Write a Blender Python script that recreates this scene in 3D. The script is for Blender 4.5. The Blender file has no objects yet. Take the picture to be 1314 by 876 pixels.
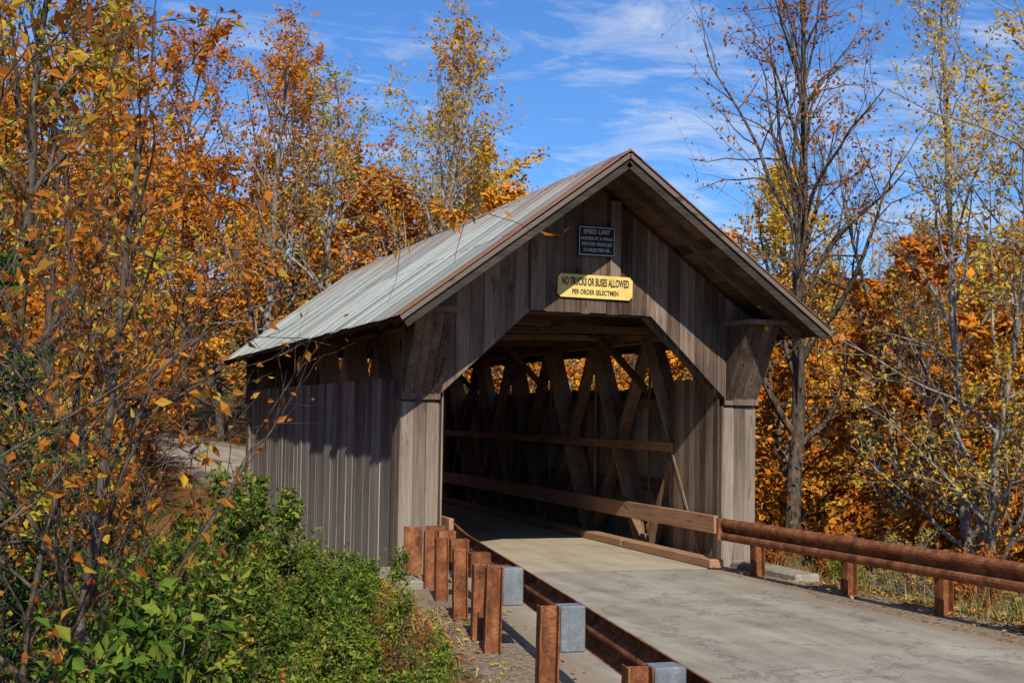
import bpy, math, random
import numpy as np
from mathutils import Vector, Matrix

SC = bpy.context.scene
SC.view_settings.view_transform = 'Standard'
try: SC.view_settings.look = 'None'
except Exception: pass
SC.view_settings.exposure = 0

# ------------------------------------------------------------------ helpers
def link(o, parent=None):
    SC.collection.objects.link(o)
    if parent is not None: o.parent = parent
    return o
def empty(name, loc=(0,0,0)):
    e = bpy.data.objects.new(name, None); e.location = loc; e.empty_display_size = .3
    return link(e)

def sm(t):
    t = np.clip(t, 0, 1); return t*t*(3-2*t)

# ------------------------------------------------------------------ materials
def newmat(name):
    m = bpy.data.materials.new(name); m.use_nodes = True
    nt = m.node_tree
    for n in list(nt.nodes): nt.nodes.remove(n)
    out = nt.nodes.new('ShaderNodeOutputMaterial')
    return m, nt, out
def ramp(nt, cols, pos=None):
    r = nt.nodes.new('ShaderNodeValToRGB'); e = r.color_ramp.elements
    n = len(cols)
    if pos is None: pos = [i/(n-1) for i in range(n)]
    while len(e) < n: e.new(.5)
    for i in range(n):
        e[i].position = pos[i]; e[i].color = (*cols[i], 1)
    return r
def noise(nt, vec, scale, detail=5, rough=.6, dist=0):
    n = nt.nodes.new('ShaderNodeTexNoise'); n.inputs['Scale'].default_value = scale
    n.inputs['Detail'].default_value = detail; n.inputs['Roughness'].default_value = rough
    n.inputs['Distortion'].default_value = dist
    nt.links.new(vec, n.inputs['Vector']); return n
def mapping(nt, vec, scale, loc=(0,0,0), rot=(0,0,0)):
    m = nt.nodes.new('ShaderNodeMapping'); m.inputs['Scale'].default_value = scale
    m.inputs['Location'].default_value = loc; m.inputs['Rotation'].default_value = rot
    nt.links.new(vec, m.inputs['Vector']); return m
def mathn(nt, op, a, b=None, c=None):
    n = nt.nodes.new('ShaderNodeMath'); n.operation = op
    for i, v in enumerate((a, b, c)):
        if v is None: continue
        if isinstance(v, (int, float)): n.inputs[i].default_value = v
        else: nt.links.new(v, n.inputs[i])
    return n.outputs[0]
def mixc(nt, fac, a, b, mode='MIX'):
    n = nt.nodes.new('ShaderNodeMix'); n.data_type = 'RGBA'; n.blend_type = mode
    for s, v in ((n.inputs[0], fac), (n.inputs[6], a), (n.inputs[7], b)):
        if isinstance(v, (int, float)): s.default_value = v
        elif isinstance(v, tuple): s.default_value = (*v, 1)
        else: nt.links.new(v, s)
    return n.outputs[2]
def attr(nt, name):
    a = nt.nodes.new('ShaderNodeAttribute'); a.attribute_name = name; return a
def bump(nt, h, strength=.3, dist=.02):
    b = nt.nodes.new('ShaderNodeBump'); b.inputs['Strength'].default_value = strength
    b.inputs['Distance'].default_value = dist; nt.links.new(h, b.inputs['Height']); return b.outputs[0]
def principled(nt, out, col, rough=.8, normal=None, metal=0, spec=.3):
    p = nt.nodes.new('ShaderNodeBsdfPrincipled')
    if isinstance(col, tuple): p.inputs['Base Color'].default_value = (*col, 1)
    else: nt.links.new(col, p.inputs['Base Color'])
    if isinstance(rough, (int, float)): p.inputs['Roughness'].default_value = rough
    else: nt.links.new(rough, p.inputs['Roughness'])
    p.inputs['Metallic'].default_value = metal
    p.inputs['Specular IOR Level'].default_value = spec
    if normal is not None: nt.links.new(normal, p.inputs['Normal'])
    nt.links.new(p.outputs[0], out.inputs[0]); return p

def wood(name, dark, mid, light, axis=2, wear_sun=.5, bottom_light=False):
    m, nt, out = newmat(name)
    tc = nt.nodes.new('ShaderNodeTexCoord').outputs['Object']
    at = attr(nt, 'rnd').outputs['Fac']
    comb = nt.nodes.new('ShaderNodeCombineXYZ')
    for i in range(3): nt.links.new(mathn(nt, 'MULTIPLY', at, 37.0+11*i), comb.inputs[i])
    add = nt.nodes.new('ShaderNodeVectorMath'); add.operation = 'ADD'
    nt.links.new(tc, add.inputs[0]); nt.links.new(comb.outputs[0], add.inputs[1])
    s = [30, 30, 30]; s[axis] = 1.1
    mp = mapping(nt, add.outputs[0], tuple(s))
    n1 = noise(nt, mp.outputs[0], 1.0, 6, .74, .5)
    s2 = [5, 5, 5]; s2[axis] = .7
    mp2 = mapping(nt, add.outputs[0], tuple(s2))
    n2 = noise(nt, mp2.outputs[0], 1.0, 3, .6)
    n3 = noise(nt, tc, .6, 3, .65)
    v = mathn(nt, 'MULTIPLY_ADD', n1.outputs[0], .95, -.25)
    v = mathn(nt, 'MULTIPLY_ADD', n2.outputs[0], .6, v)
    v = mathn(nt, 'MULTIPLY_ADD', at, .5, v)
    v = mathn(nt, 'MULTIPLY_ADD', n3.outputs[0], .5, v)
    v = mathn(nt, 'SUBTRACT', v, .54)
    r = ramp(nt, [dark, mid, light], [.15, .5, .88])
    nt.links.new(v, r.inputs[0])
    col = r.outputs[0]
    # warm / cool drift between boards
    col = mixc(nt, mathn(nt, 'MULTIPLY', n3.outputs[0], .5), col, mixc(nt, 1.0, col, (1.15,.94,.78), 'MULTIPLY'))
    if bottom_light:  # lower boards paler: weathering on posts, painted-in sunlight on the side walls
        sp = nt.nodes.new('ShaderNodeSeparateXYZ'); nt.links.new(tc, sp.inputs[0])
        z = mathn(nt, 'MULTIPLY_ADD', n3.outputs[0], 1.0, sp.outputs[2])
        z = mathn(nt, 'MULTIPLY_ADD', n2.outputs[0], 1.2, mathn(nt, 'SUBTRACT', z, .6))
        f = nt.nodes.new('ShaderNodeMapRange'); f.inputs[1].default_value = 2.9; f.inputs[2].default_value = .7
        f.inputs[3].default_value = 0; f.inputs[4].default_value = wear_sun
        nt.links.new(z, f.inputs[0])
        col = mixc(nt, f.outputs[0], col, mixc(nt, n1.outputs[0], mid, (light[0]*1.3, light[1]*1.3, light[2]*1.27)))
    n4 = noise(nt, mapping(nt, add.outputs[0], tuple([9 if i != axis else 2.2 for i in range(3)])).outputs[0], 1, 2, .5)
    kr = ramp(nt, [(0,0,0),(1,1,1)], [.62, .74]); nt.links.new(n4.outputs[0], kr.inputs[0])
    col = mixc(nt, mathn(nt, 'MULTIPLY', kr.outputs[0], .7), col, dark)
    principled(nt, out, col, .85, bump(nt, n1.outputs[0], .7, .014), spec=.2)
    return m

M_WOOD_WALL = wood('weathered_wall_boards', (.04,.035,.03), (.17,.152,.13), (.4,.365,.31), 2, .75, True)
M_WOOD_GABLE = wood('weathered_gable_boards', (.032,.021,.015), (.135,.097,.072), (.32,.255,.195), 2)
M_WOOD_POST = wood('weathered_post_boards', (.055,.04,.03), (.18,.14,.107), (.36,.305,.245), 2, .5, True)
M_WOOD_X = wood('timber_across', (.03,.018,.011), (.1,.062,.04), (.22,.15,.1), 0)
M_WOOD_Y = wood('timber_along', (.03,.018,.011), (.1,.062,.04), (.22,.15,.1), 1)
M_WOOD_Z = wood('timber_truss', (.07,.04,.024), (.21,.13,.08), (.36,.245,.155), 2)
M_WOOD_RAIL = wood('guard_plank', (.12,.06,.035), (.32,.18,.105), (.45,.28,.175), 1)
M_WOOD_RAKE = wood('rake_boards', (.02,.016,.013), (.065,.052,.042), (.16,.13,.105), 0)

def mat_rust(name, a, b, c):
    m, nt, out = newmat(name)
    tc = nt.nodes.new('ShaderNodeTexCoord').outputs['Object']
    n1 = noise(nt, tc, 6, 6, .7); n2 = noise(nt, tc, 55, 3, .6); n3 = noise(nt, mapping(nt, tc, (9,9,1.2)).outputs[0], 1, 3, .6)
    v = mathn(nt, 'MULTIPLY_ADD', n2.outputs[0], .3, mathn(nt, 'MULTIPLY', n1.outputs[0], .5))
    v = mathn(nt, 'MULTIPLY_ADD', n3.outputs[0], .3, v)
    r = ramp(nt, [a, b, c], [.42, .55, .67]); nt.links.new(v, r.inputs[0])
    principled(nt, out, r.outputs[0], .8, bump(nt, n2.outputs[0], .25, .004), spec=.2)
    return m
M_RUST = mat_rust('rusted_steel', (.06,.022,.011), (.19,.066,.026), (.36,.15,.065))
M_BLOCK = mat_rust('galvanised_block', (.12,.135,.15), (.17,.19,.205), (.25,.27,.285))
M_POSTPAINT = mat_rust('faded_paint', (.28,.2,.12), (.45,.38,.27), (.55,.5,.4))

def mat_roof():
    m, nt, out = newmat('galvanised_roof')
    tc = nt.nodes.new('ShaderNodeTexCoord').outputs['Object']
    at = attr(nt, 'rnd').outputs['Fac']
    sp = nt.nodes.new('ShaderNodeSeparateXYZ'); nt.links.new(tc, sp.inputs[0])
    n1 = noise(nt, mapping(nt, tc, (.9,7,.9)).outputs[0], 1, 6, .65)
    n2 = noise(nt, tc, 1.1, 5, .6)
    v = mathn(nt, 'MULTIPLY_ADD', at, .45, mathn(nt, 'MULTIPLY', n1.outputs[0], .8))
    r = ramp(nt, [(.16,.165,.145), (.32,.34,.305), (.48,.51,.47)], [.25,.58,.95]); nt.links.new(v, r.inputs[0])
    e = nt.nodes.new('ShaderNodeMapRange'); nt.links.new(sp.outputs[1], e.inputs[0])
    e.inputs[1].default_value = -1.38; e.inputs[2].default_value = -.8; e.inputs[3].default_value = 1.3; e.inputs[4].default_value = 0
    k = nt.nodes.new('ShaderNodeMapRange'); nt.links.new(sp.outputs[2], k.inputs[0])
    k.inputs[1].default_value = 4.4; k.inputs[2].default_value = 5.6; k.inputs[3].default_value = 0; k.inputs[4].default_value = .34
    f = mathn(nt, 'ADD', e.outputs[0], k.outputs[0])
    f = mathn(nt, 'ADD', f, mathn(nt, 'MULTIPLY_ADD', n1.outputs[0], 1.2, -.53))
    f = mathn(nt, 'ADD', f, mathn(nt, 'MULTIPLY_ADD', n2.outputs[0], 1.0, -.45))
    rr = ramp(nt, [(0,0,0),(1,1,1)], [.15,.75]); nt.links.new(f, rr.inputs[0])
    col = mixc(nt, mathn(nt, 'MULTIPLY', rr.outputs[0], .9), r.outputs[0], (.23,.095,.05))
    principled(nt, out, col, .6, bump(nt, n1.outputs[0], .25, .014), metal=.05, spec=.35)
    return m
M_ROOF = mat_roof()

def mat_simple(name, c1, c2, scale=8, rough=.85, b=.3, bd=.02, spec=.2):
    m, nt, out = newmat(name)
    tc = nt.nodes.new('ShaderNodeTexCoord').outputs['Object']
    n1 = noise(nt, tc, scale, 5, .7); n2 = noise(nt, tc, scale*.13, 3, .6)
    v = mathn(nt, 'MULTIPLY_ADD', n1.outputs[0], .6, mathn(nt, 'MULTIPLY', n2.outputs[0], .5))
    r = ramp(nt, [c1, c2], [.35, .75]); nt.links.new(v, r.inputs[0])
    principled(nt, out, r.outputs[0], rough, bump(nt, n1.outputs[0], b, bd), spec=spec)
    return m
def mat_bark(name, c1, c2, scale):
    m, nt, out = newmat(name)
    tc = nt.nodes.new('ShaderNodeTexCoord').outputs['Object']
    n1 = noise(nt, mapping(nt, tc, (1,1,.35)).outputs[0], scale, 3, .7)
    r = ramp(nt, [c1, c2], [.35, .65]); nt.links.new(n1.outputs[0], r.inputs[0])
    d = nt.nodes.new('ShaderNodeBsdfDiffuse'); nt.links.new(r.outputs[0], d.inputs[0]); nt.links.new(bump(nt, n1.outputs[0], .7, .02), d.inputs['Normal'])
    nt.links.new(d.outputs[0], out.inputs[0]); return m
M_CONC = mat_simple('old_concrete', (.15,.13,.1), (.42,.37,.29), 7)
M_BARK = mat_bark('bark_brown', (.035,.028,.022), (.17,.13,.098), 14)
M_BARK_G = mat_bark('bark_grey', (.1,.085,.07), (.38,.33,.28), 9)
M_YEL = mat_simple('yellow_sign_paint', (.62,.44,.1), (.85,.66,.22), 5, .55, .05)
M_BLK = mat_simple('black_sign_paint', (.012,.014,.016), (.03,.033,.035), 6, .5, .05)
M_LET = mat_simple('black_letters', (.02,.02,.02), (.04,.035,.03), 9, .6, .0)
M_WHT = mat_simple('white_letters', (.45,.45,.45), (.7,.7,.68), 9, .6, .0)
M_SIGNBACK = mat_simple('sign_back', (.02,.02,.022), (.05,.05,.05), 9, .6, .0)

def mat_road(name, cols, crack):
    m, nt, out = newmat(name)
    tc = nt.nodes.new('ShaderNodeTexCoord').outputs['Object']
    n1 = noise(nt, tc, 60, 4, .8); n2 = noise(nt, tc, .9, 6, .7); n3 = noise(nt, mapping(nt, tc, (2.4,.22,1)).outputs[0], 1, 5, .65)
    v = mathn(nt, 'MULTIPLY_ADD', n1.outputs[0], .5, mathn(nt, 'MULTIPLY', n2.outputs[0], .55))
    v = mathn(nt, 'MULTIPLY_ADD', n3.outputs[0], .5, v)
    r = ramp(nt, cols, [.55,.76,.98]); nt.links.new(v, r.inputs[0])
    col = r.outputs[0]
    n5 = noise(nt, tc, 150, 2, .6); pr = ramp(nt, [(0,0,0),(1,1,1)], [.62,.72]); nt.links.new(n5.outputs[0], pr.inputs[0])
    col = mixc(nt, mathn(nt, 'MULTIPLY', pr.outputs[0], .45), col, (.1,.085,.065))
    if crack:
        vo = nt.nodes.new('ShaderNodeTexVoronoi'); vo.feature = 'DISTANCE_TO_EDGE'; vo.inputs['Scale'].default_value = .5
        wn = noise(nt, tc, 2.2, 5, .7)
        vm = nt.nodes.new('ShaderNodeVectorMath'); vm.operation = 'MULTIPLY_ADD'
        nt.links.new(wn.outputs[1], vm.inputs[0]); vm.inputs[1].default_value = (1.2,1.2,1.2); nt.links.new(tc, vm.inputs[2])
        nt.links.new(vm.outputs[0], vo.inputs['Vector'])
        cr = ramp(nt, [(1,1,1),(0,0,0)], [.004,.018]); nt.links.new(vo.outputs['Distance'], cr.inputs[0])
        col = mixc(nt, mathn(nt, 'MULTIPLY', cr.outputs[0], .5), col, (.1,.08,.06))
        g = attr(nt, 'edge').outputs['Fac']
        ff = ramp(nt, [(0,0,0),(1,1,1)], [.35,.75])
        nt.links.new(mathn(nt, 'ADD', g, mathn(nt, 'MULTIPLY_ADD', n2.outputs[0], 1.2, -.6)), ff.inputs[0])
        col = mixc(nt, mathn(nt, 'MULTIPLY', ff.outputs[0], .85), col, mixc(nt, n1.outputs[0], (.16,.11,.07), (.42,.33,.23)))
    principled(nt, out, col, .92, bump(nt, n1.outputs[0], .6, .01), spec=.12)
    return m
M_ROAD = mat_road('worn_asphalt', [(.15,.13,.1), (.32,.285,.22), (.48,.43,.34)], True)
M_DECK = mat_road('dusty_deck', [(.24,.195,.135), (.42,.35,.25), (.54,.47,.35)], False)

def mat_ground():
    m, nt, out = newmat('forest_floor')
    tc = nt.nodes.new('ShaderNodeTexCoord').outputs['Object']
    n1 = noise(nt, tc, 22, 4, .75); n2 = noise(nt, tc, .6, 3, .65); n3 = noise(nt, tc, 3, 3, .7)
    litter = ramp(nt, [(.05,.028,.012), (.2,.085,.028), (.38,.18,.055)], [.35,.52,.68]); nt.links.new(n1.outputs[0], litter.inputs[0])
    grass = ramp(nt, [(.02,.03,.008), (.07,.095,.022), (.15,.15,.05)], [.35,.55,.7]); nt.links.new(n1.outputs[0], grass.inputs[0])
    grav = ramp(nt, [(.12,.085,.055), (.29,.22,.15), (.46,.37,.27)], [.35,.55,.7]); nt.links.new(n1.outputs[0], grav.inputs[0])
    gf = ramp(nt, [(0,0,0),(1,1,1)], [.5,.58])
    nt.links.new(mathn(nt, 'MULTIPLY_ADD', n3.outputs[0], .4, mathn(nt, 'MULTIPLY', n2.outputs[0], .65)), gf.inputs[0])
    col = mixc(nt, gf.outputs[0], litter.outputs[0], grass.outputs[0])
    g = attr(nt, 'gravel').outputs['Fac']
    ff = ramp(nt, [(0,0,0),(1,1,1)], [.4,.65])
    nt.links.new(mathn(nt, 'ADD', g, mathn(nt, 'MULTIPLY_ADD', n3.outputs[0], 1.0, -.5)), ff.inputs[0])
    col = mixc(nt, ff.outputs[0], col, grav.outputs[0])
    principled(nt, out, col, .95, bump(nt, n1.outputs[0], .6, .04), spec=.1)
    return m
M_GROUND = mat_ground()

def mat_leaf(name, cols, trans=.4, objvar=.0):
    m, nt, out = newmat(name)
    at = attr(nt, 'rnd').outputs['Fac']
    r = ramp(nt, cols); 
    f = at
    if objvar:
        oi = nt.nodes.new('ShaderNodeObjectInfo')
        f = mathn(nt, 'ADD', mathn(nt, 'MULTIPLY', at, 1-objvar), mathn(nt, 'MULTIPLY', oi.outputs['Random'], objvar))
    nt.links.new(f, r.inputs[0])
    d = nt.nodes.new('ShaderNodeBsdfDiffuse'); nt.links.new(r.outputs[0], d.inputs[0])
    if trans>0:
        t = nt.nodes.new('ShaderNodeBsdfTranslucent'); nt.links.new(r.outputs[0], t.inputs[0])
        mx = nt.nodes.new('ShaderNodeMixShader'); mx.inputs[0].default_value = trans
        nt.links.new(d.outputs[0], mx.inputs[1]); nt.links.new(t.outputs[0], mx.inputs[2])
        nt.links.new(mx.outputs[0], out.inputs[0])
    else: nt.links.new(d.outputs[0], out.inputs[0])
    return m
OR=[(.28,.08,.014),(.52,.16,.018),(.62,.24,.025),(.62,.31,.035)]
GO=[(.36,.15,.02),(.58,.28,.03),(.64,.38,.045),(.46,.27,.04)]
RU=[(.16,.055,.018),(.36,.11,.025),(.5,.18,.03),(.38,.16,.04)]
YG=[(.16,.17,.02),(.4,.31,.035),(.6,.42,.05),(.3,.22,.03)]
L_ORANGE = mat_leaf('leaf_orange', OR, .3, .4); F_ORANGE = mat_leaf('canopy_orange', OR, 0, .45)
L_GOLD = mat_leaf('leaf_gold', GO, .3, .3); F_GOLD = mat_leaf('canopy_gold', GO, 0, .3)
L_YEL = mat_leaf('leaf_yellow', [(.45,.24,.02),(.62,.37,.035),(.68,.46,.06),(.5,.38,.05)], .3, .2)
L_RUST = mat_leaf('leaf_rust', RU, .3, .4); F_RUST = mat_leaf('canopy_rust', RU, 0, .4)
L_YG = mat_leaf('leaf_yellowgreen', YG, .3, .3); F_YG = mat_leaf('canopy_yellowgreen', YG, 0, .3)
L_GREEN = mat_leaf('leaf_green', [(.03,.07,.012),(.07,.135,.02),(.15,.22,.03),(.28,.3,.045),(.5,.36,.05)], .3, .3)
L_HEM = mat_leaf('needle_green', [(.015,.035,.012),(.03,.065,.02),(.06,.11,.03)], 0)
L_NEAR = mat_leaf('leaf_copper', [(.24,.07,.015),(.5,.16,.025),(.62,.25,.035),(.4,.13,.03),(.65,.42,.05)], .4)
L_DRY = mat_leaf('leaf_fallen', [(.15,.06,.025),(.35,.14,.04),(.5,.26,.08),(.45,.33,.1)], 0)
L_GRASS = mat_leaf('grass_blade', [(.05,.09,.015),(.14,.17,.03),(.35,.28,.1),(.42,.33,.15)], 0)
L_WEED = mat_leaf('dry_weed', [(.12,.08,.035),(.26,.18,.08),(.16,.15,.04),(.36,.27,.13)], 0)

# ------------------------------------------------------------------ mesh builders
def quads_mesh(name, V, Q, rnd=None, mats=(), midx=None, smooth=None):
    me = bpy.data.meshes.new(name)
    nv, nq = len(V), len(Q)
    me.vertices.add(nv); me.vertices.foreach_set('co', np.asarray(V, np.float32).ravel())
    me.loops.add(nq*4); me.loops.foreach_set('vertex_index', np.asarray(Q, np.int32).ravel())
    me.polygons.add(nq); me.polygons.foreach_set('loop_start', np.arange(0, nq*4, 4, dtype=np.int32))
    for m in mats: me.materials.append(m)
    if midx is not None: me.polygons.foreach_set('material_index', np.asarray(midx, np.int32))
    if smooth is not None: me.polygons.foreach_set('use_smooth', np.asarray(smooth, bool))
    me.update(calc_edges=True)
    if rnd is not None:
        a = me.attributes.new('rnd', 'FLOAT', 'FACE'); a.data.foreach_set('value', np.asarray(rnd, np.float32))
    return me

class MB:
    """general polygon builder with per-piece random value"""
    def __init__(s, seed=1): s.v=[]; s.f=[]; s.r=[]; s.rg=random.Random(seed)
    def add(s, vs, fs, r=None):
        b = len(s.v); r = s.rg.random() if r is None else r
        s.v += [tuple(v) for v in vs]; s.f += [tuple(b+i for i in f) for f in fs]; s.r += [r]*len(fs)
    def box(s, a, b, r=None):
        x0,y0,z0=a; x1,y1,z1=b
        s.add([(x0,y0,z0),(x1,y0,z0),(x1,y1,z0),(x0,y1,z0),(x0,y0,z1),(x1,y0,z1),(x1,y1,z1),(x0,y1,z1)],
              [(0,3,2,1),(4,5,6,7),(0,1,5,4),(1,2,6,5),(2,3,7,6),(3,0,4,7)], r)
    def prism(s, pts, off, r=None):
        n=len(pts); off=Vector(off); P=[Vector(p) for p in pts]
        s.add(P+[p+off for p in P], [tuple(range(n))[::-1], tuple(range(n,2*n))]+[(i,(i+1)%n,n+(i+1)%n,n+i) for i in range(n)], r)
    def beam(s, p0, p1, w, h, up=(0,0,1), r=None):
        p0=Vector(p0); p1=Vector(p1); d=(p1-p0).normalized(); u=Vector(up)
        sx=d.cross(u)
        if sx.length<1e-4: sx=d.cross(Vector((1,0,0)))
        sx.normalize(); uz=sx.cross(d).normalized()
        a=sx*w/2; b=uz*h/2
        s.add([p0-a-b,p0+a-b,p0+a+b,p0-a+b,p1-a-b,p1+a-b,p1+a+b,p1-a+b],
              [(0,3,2,1),(4,5,6,7),(0,1,5,4),(1,2,6,5),(2,3,7,6),(3,0,4,7)], r)
    def obj(s, name, mat, parent=None, bevel=0):
        me=bpy.data.meshes.new(name); me.from_pydata(s.v,[],s.f); me.materials.append(mat)
        a=me.attributes.new('rnd','FLOAT','FACE'); a.data.foreach_set('value', np.array(s.r,np.float32))
        import bmesh
        bm=bmesh.new(); bm.from_mesh(me); bmesh.ops.recalc_face_normals(bm, faces=bm.faces); bm.to_mesh(me); bm.free()
        o=bpy.data.objects.new(name,me); link(o,parent)
        if bevel:
            m=o.modifiers.new('b','BEVEL'); m.width=bevel; m.segments=1; m.limit_method='ANGLE'
        return o

# ------------------------------------------------------------------ terrain
def hroad(y): 
    y=np.asarray(y,float); t=np.maximum(y-15.5,0); return .045*t*t/(t+4)
def edges(y):
    y=np.asarray(y,float)
    yn=np.minimum(y,0); far=np.maximum(y-15,0)
    c=-0.006*np.minimum(far,60)**2 - .72*np.maximum(far-60,0)
    return .6+.146*np.maximum(yn,-30)+c*1.0+0.0*y, 4.65+c+0*y
_rs=np.random.RandomState(5)
_ph=_rs.rand(10,4)
def fbm(x,y,s):
    z=0; a=1
    for i in range(6):
        an=_ph[i,0]*6.28; k=s*(1.7**i)
        z=z+a*np.sin((x*math.cos(an)+y*math.sin(an))*k+_ph[i,1]*6.28+1.3*np.sin((y*math.cos(an)-x*math.sin(an))*k*.7+_ph[i,2]*6.28)); a*=.6
    return z
def H(x,y):
    x=np.asarray(x,float); y=np.asarray(y,float)
    xl,xr=edges(y)
    dl=np.maximum(xl-x,0); dr=np.maximum(x-xr,0); d=np.maximum(dl,dr)
    z=hroad(y)-.03
    nearL=1-sm((-y-12)/6)*.6
    z=z-1.3*sm((dl-.9)/5)*nearL*(1-sm((y-16)/6))
    z=z-2.3*sm((dr-.7)/6)*(1-sm((y-30)/25))
    yc=7.5+.25*np.maximum(x-8,0)-.1*np.maximum(-x-3,0)
    rav=1-sm((np.abs(y-yc)-2.2)/5.5)
    inside=sm((y-.3)/.5)*(1-sm((y-14.2)/.5))
    side=sm((d-.1)/1.8)
    z=z-3.9*rav*np.maximum(side, inside*1.0)*np.where(d>0,1,inside)
    z=z+.09*fbm(x,y,.9)*sm((d-.6)/3)
    z=z+.5*fbm(x,y,.07)*sm((d-4)/20)
    R=np.hypot(x-2,y)
    z=z+9*sm((y-45)/110)+ 12*sm((-x-14)/70)*sm((R-10)/30) + 8*sm((x-55)/90)+ 10*sm((R-150)/250)
    return z
def Hs(x,y): return float(H(x,y))

def axis(c, fine, n, grow, lim):
    a=[0.0]; st=fine
    i=0
    while a[-1]<lim:
        a.append(a[-1]+st); i+=1
        if i>n: st*=grow
    a=np.array(a); return np.concatenate([c-a[:0:-1], c+a])
gx=axis(0,.25,60,1.045,420); gy=axis(2,.25,84,1.045,420)
X,Y=np.meshgrid(gx,gy); Z=H(X,Y)
V=np.stack([X.ravel(),Y.ravel(),Z.ravel()],1)
nx,ny=len(gx),len(gy); I=np.arange(nx*ny).reshape(ny,nx)
Q=np.stack([I[:-1,:-1].ravel(),I[:-1,1:].ravel(),I[1:,1:].ravel(),I[1:,:-1].ravel()],1)
me=quads_mesh('ground',V,Q,mats=[M_GROUND],smooth=np.ones(len(Q)))
xl,xr=edges(Y); d=np.maximum(np.maximum(xl-X,X-xr),0)
g=1-sm((d-.15)/1.1); g=g*np.where((Y>.3)&(Y<14.6),0,1)
a=me.attributes.new('gravel','FLOAT','POINT'); a.data.foreach_set('value',g.ravel().astype(np.float32))
link(bpy.data.objects.new('ground',me))

# road sheets
def road_strip(y0,y1,n,m=16):
    ys=np.linspace(y0,y1,n); xl,xr=edges(ys); vs=[];fs=[];ed=[]
    rg=np.random.RandomState(3)
    def jit(a,b):
        r1=np.convolve(rg.randn(n+40),np.ones(5)/5,'same')[20:20+n]; r2=np.convolve(rg.randn(n+40),np.ones(21)/21,'same')[20:20+n]
        return r1*a+r2*b
    jl=jit(.06,.2); jr=jit(.08,.35)-.08
    k=sm((-ys-.8)/1.5) if y1<5 else np.ones(n)
    jl=jl*k; jr=jr*k
    for i,y in enumerate(ys):
        for j in range(m+1):
            t=j/m; x=(xl[i]+jl[i])*(1-t)+(xr[i]+jr[i])*t
            z=float(hroad(y))+.004+.03*(1-(2*t-1)**8)-.03
            vs.append((x,y,z)); ed.append(max(0,1-min(t,1-t)*7.5))
    for i in range(n-1):
        for j in range(m):
            b=i*(m+1)+j; fs.append((b,b+1,b+m+2,b+m+1))
    return np.array(vs),np.array(fs),ed
V1,F1,E1=road_strip(-60,-.42,420); V2,F2,E2=road_strip(14.75,90,200)
me=quads_mesh('road',np.vstack([V1,V2]),np.vstack([F1,F2+len(V1)]),mats=[M_ROAD],smooth=np.ones(len(F1)+len(F2)))
a=me.attributes.new('edge','FLOAT','POINT'); a.data.foreach_set('value',np.array(E1+E2,np.float32))
link(bpy.data.objects.new('road',me))

# stream
m,nt,out=newmat('stream_water')
tc=nt.nodes.new('ShaderNodeTexCoord').outputs['Object']; nn=noise(nt,tc,3,4,.6)
principled(nt,out,(.02,.035,.02),.08,bump(nt,nn.outputs[0],.4,.05),spec=.6)
V=np.array([(-80,-15,-3.75),(90,-15,-3.75),(90,60,-3.75),(-80,60,-3.75)]); 
link(bpy.data.objects.new('stream',quads_mesh('stream',V,np.array([[0,1,2,3]]),mats=[m])))

# ------------------------------------------------------------------ covered bridge
B=empty('covered_bridge')
XM=2.7; S=3.07; ZR=5.63; SL=(ZR-3.36)/S; YF=-1.44; YB=16.4; L=15.
def roofz(x): return ZR-SL*abs(x-XM)
rg=random.Random(11)
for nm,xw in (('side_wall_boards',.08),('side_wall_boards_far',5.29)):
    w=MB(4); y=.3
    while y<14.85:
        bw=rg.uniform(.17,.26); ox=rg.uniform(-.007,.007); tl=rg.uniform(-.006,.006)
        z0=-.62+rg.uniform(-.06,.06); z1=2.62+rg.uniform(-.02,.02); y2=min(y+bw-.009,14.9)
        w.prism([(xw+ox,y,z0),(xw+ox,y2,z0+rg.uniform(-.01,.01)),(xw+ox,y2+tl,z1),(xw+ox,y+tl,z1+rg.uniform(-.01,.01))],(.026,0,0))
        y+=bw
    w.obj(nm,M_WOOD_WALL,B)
nail=MB(5)
for xw in (.13,5.17):
    for z in (-.35,.9,2.3): nail.box((xw-.02,.3,z),(xw+.1,14.8,z+.14))
nail.obj('wall_girts',M_WOOD_Y,B)
# posts
p=MB(7)
for x0 in (0,4.88):
    for y0,y1 in ((0,.42),(14.6,15.02)):
        p.box((x0+.01,y0+.03,-.35),(x0+.51,y1-.01,2.34),.4)
    for i in range(3):
        zz=2.3 if i!=1 else 2.315
        p.box((x0+i*.174,-.01-rg.uniform(0,.006),-.3),(x0+i*.174+.17,.028,zz), (.8,.2,.55)[i])
    p.box((x0-.018,-.002,-.3),(x0+.008,.24,2.31),.5); p.box((x0-.018,.246,-.3),(x0+.008,.44,2.31),.25)
    p.box((x0+.512,.0,-.2),(x0+.535,.24,2.3),.4)
p.obj('portal_posts',M_WOOD_POST,B,.004)
p=MB(8)
for x0 in (0,4.88):
    for i in range(4):
        a=x0+i*.13; e=rg.uniform(0,.008)
        p.prism([(a,-.012-e,2.318),(a,-.74-e,3.48),(a,.05,3.48),(a,.05,2.318)],(.126,0,0),rg.uniform(.1,.6))
    p.box((x0-.02+(.0 if x0 else .03),-.84,3.482),(x0+.6,.02,3.55),.7)
p.obj('portal_brackets',M_WOOD_GABLE,B,.003)
ZT=3.6
def zopen(x):
    if x<.53: return 2.33
    if x<1.8: return 2.42+(x-.53)/(1.8-.53)*(ZT-2.42)
    if x<3.65: return ZT
    if x<4.87: return ZT-(x-3.65)/(4.87-3.65)*(ZT-2.42)
    return 2.33
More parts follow.
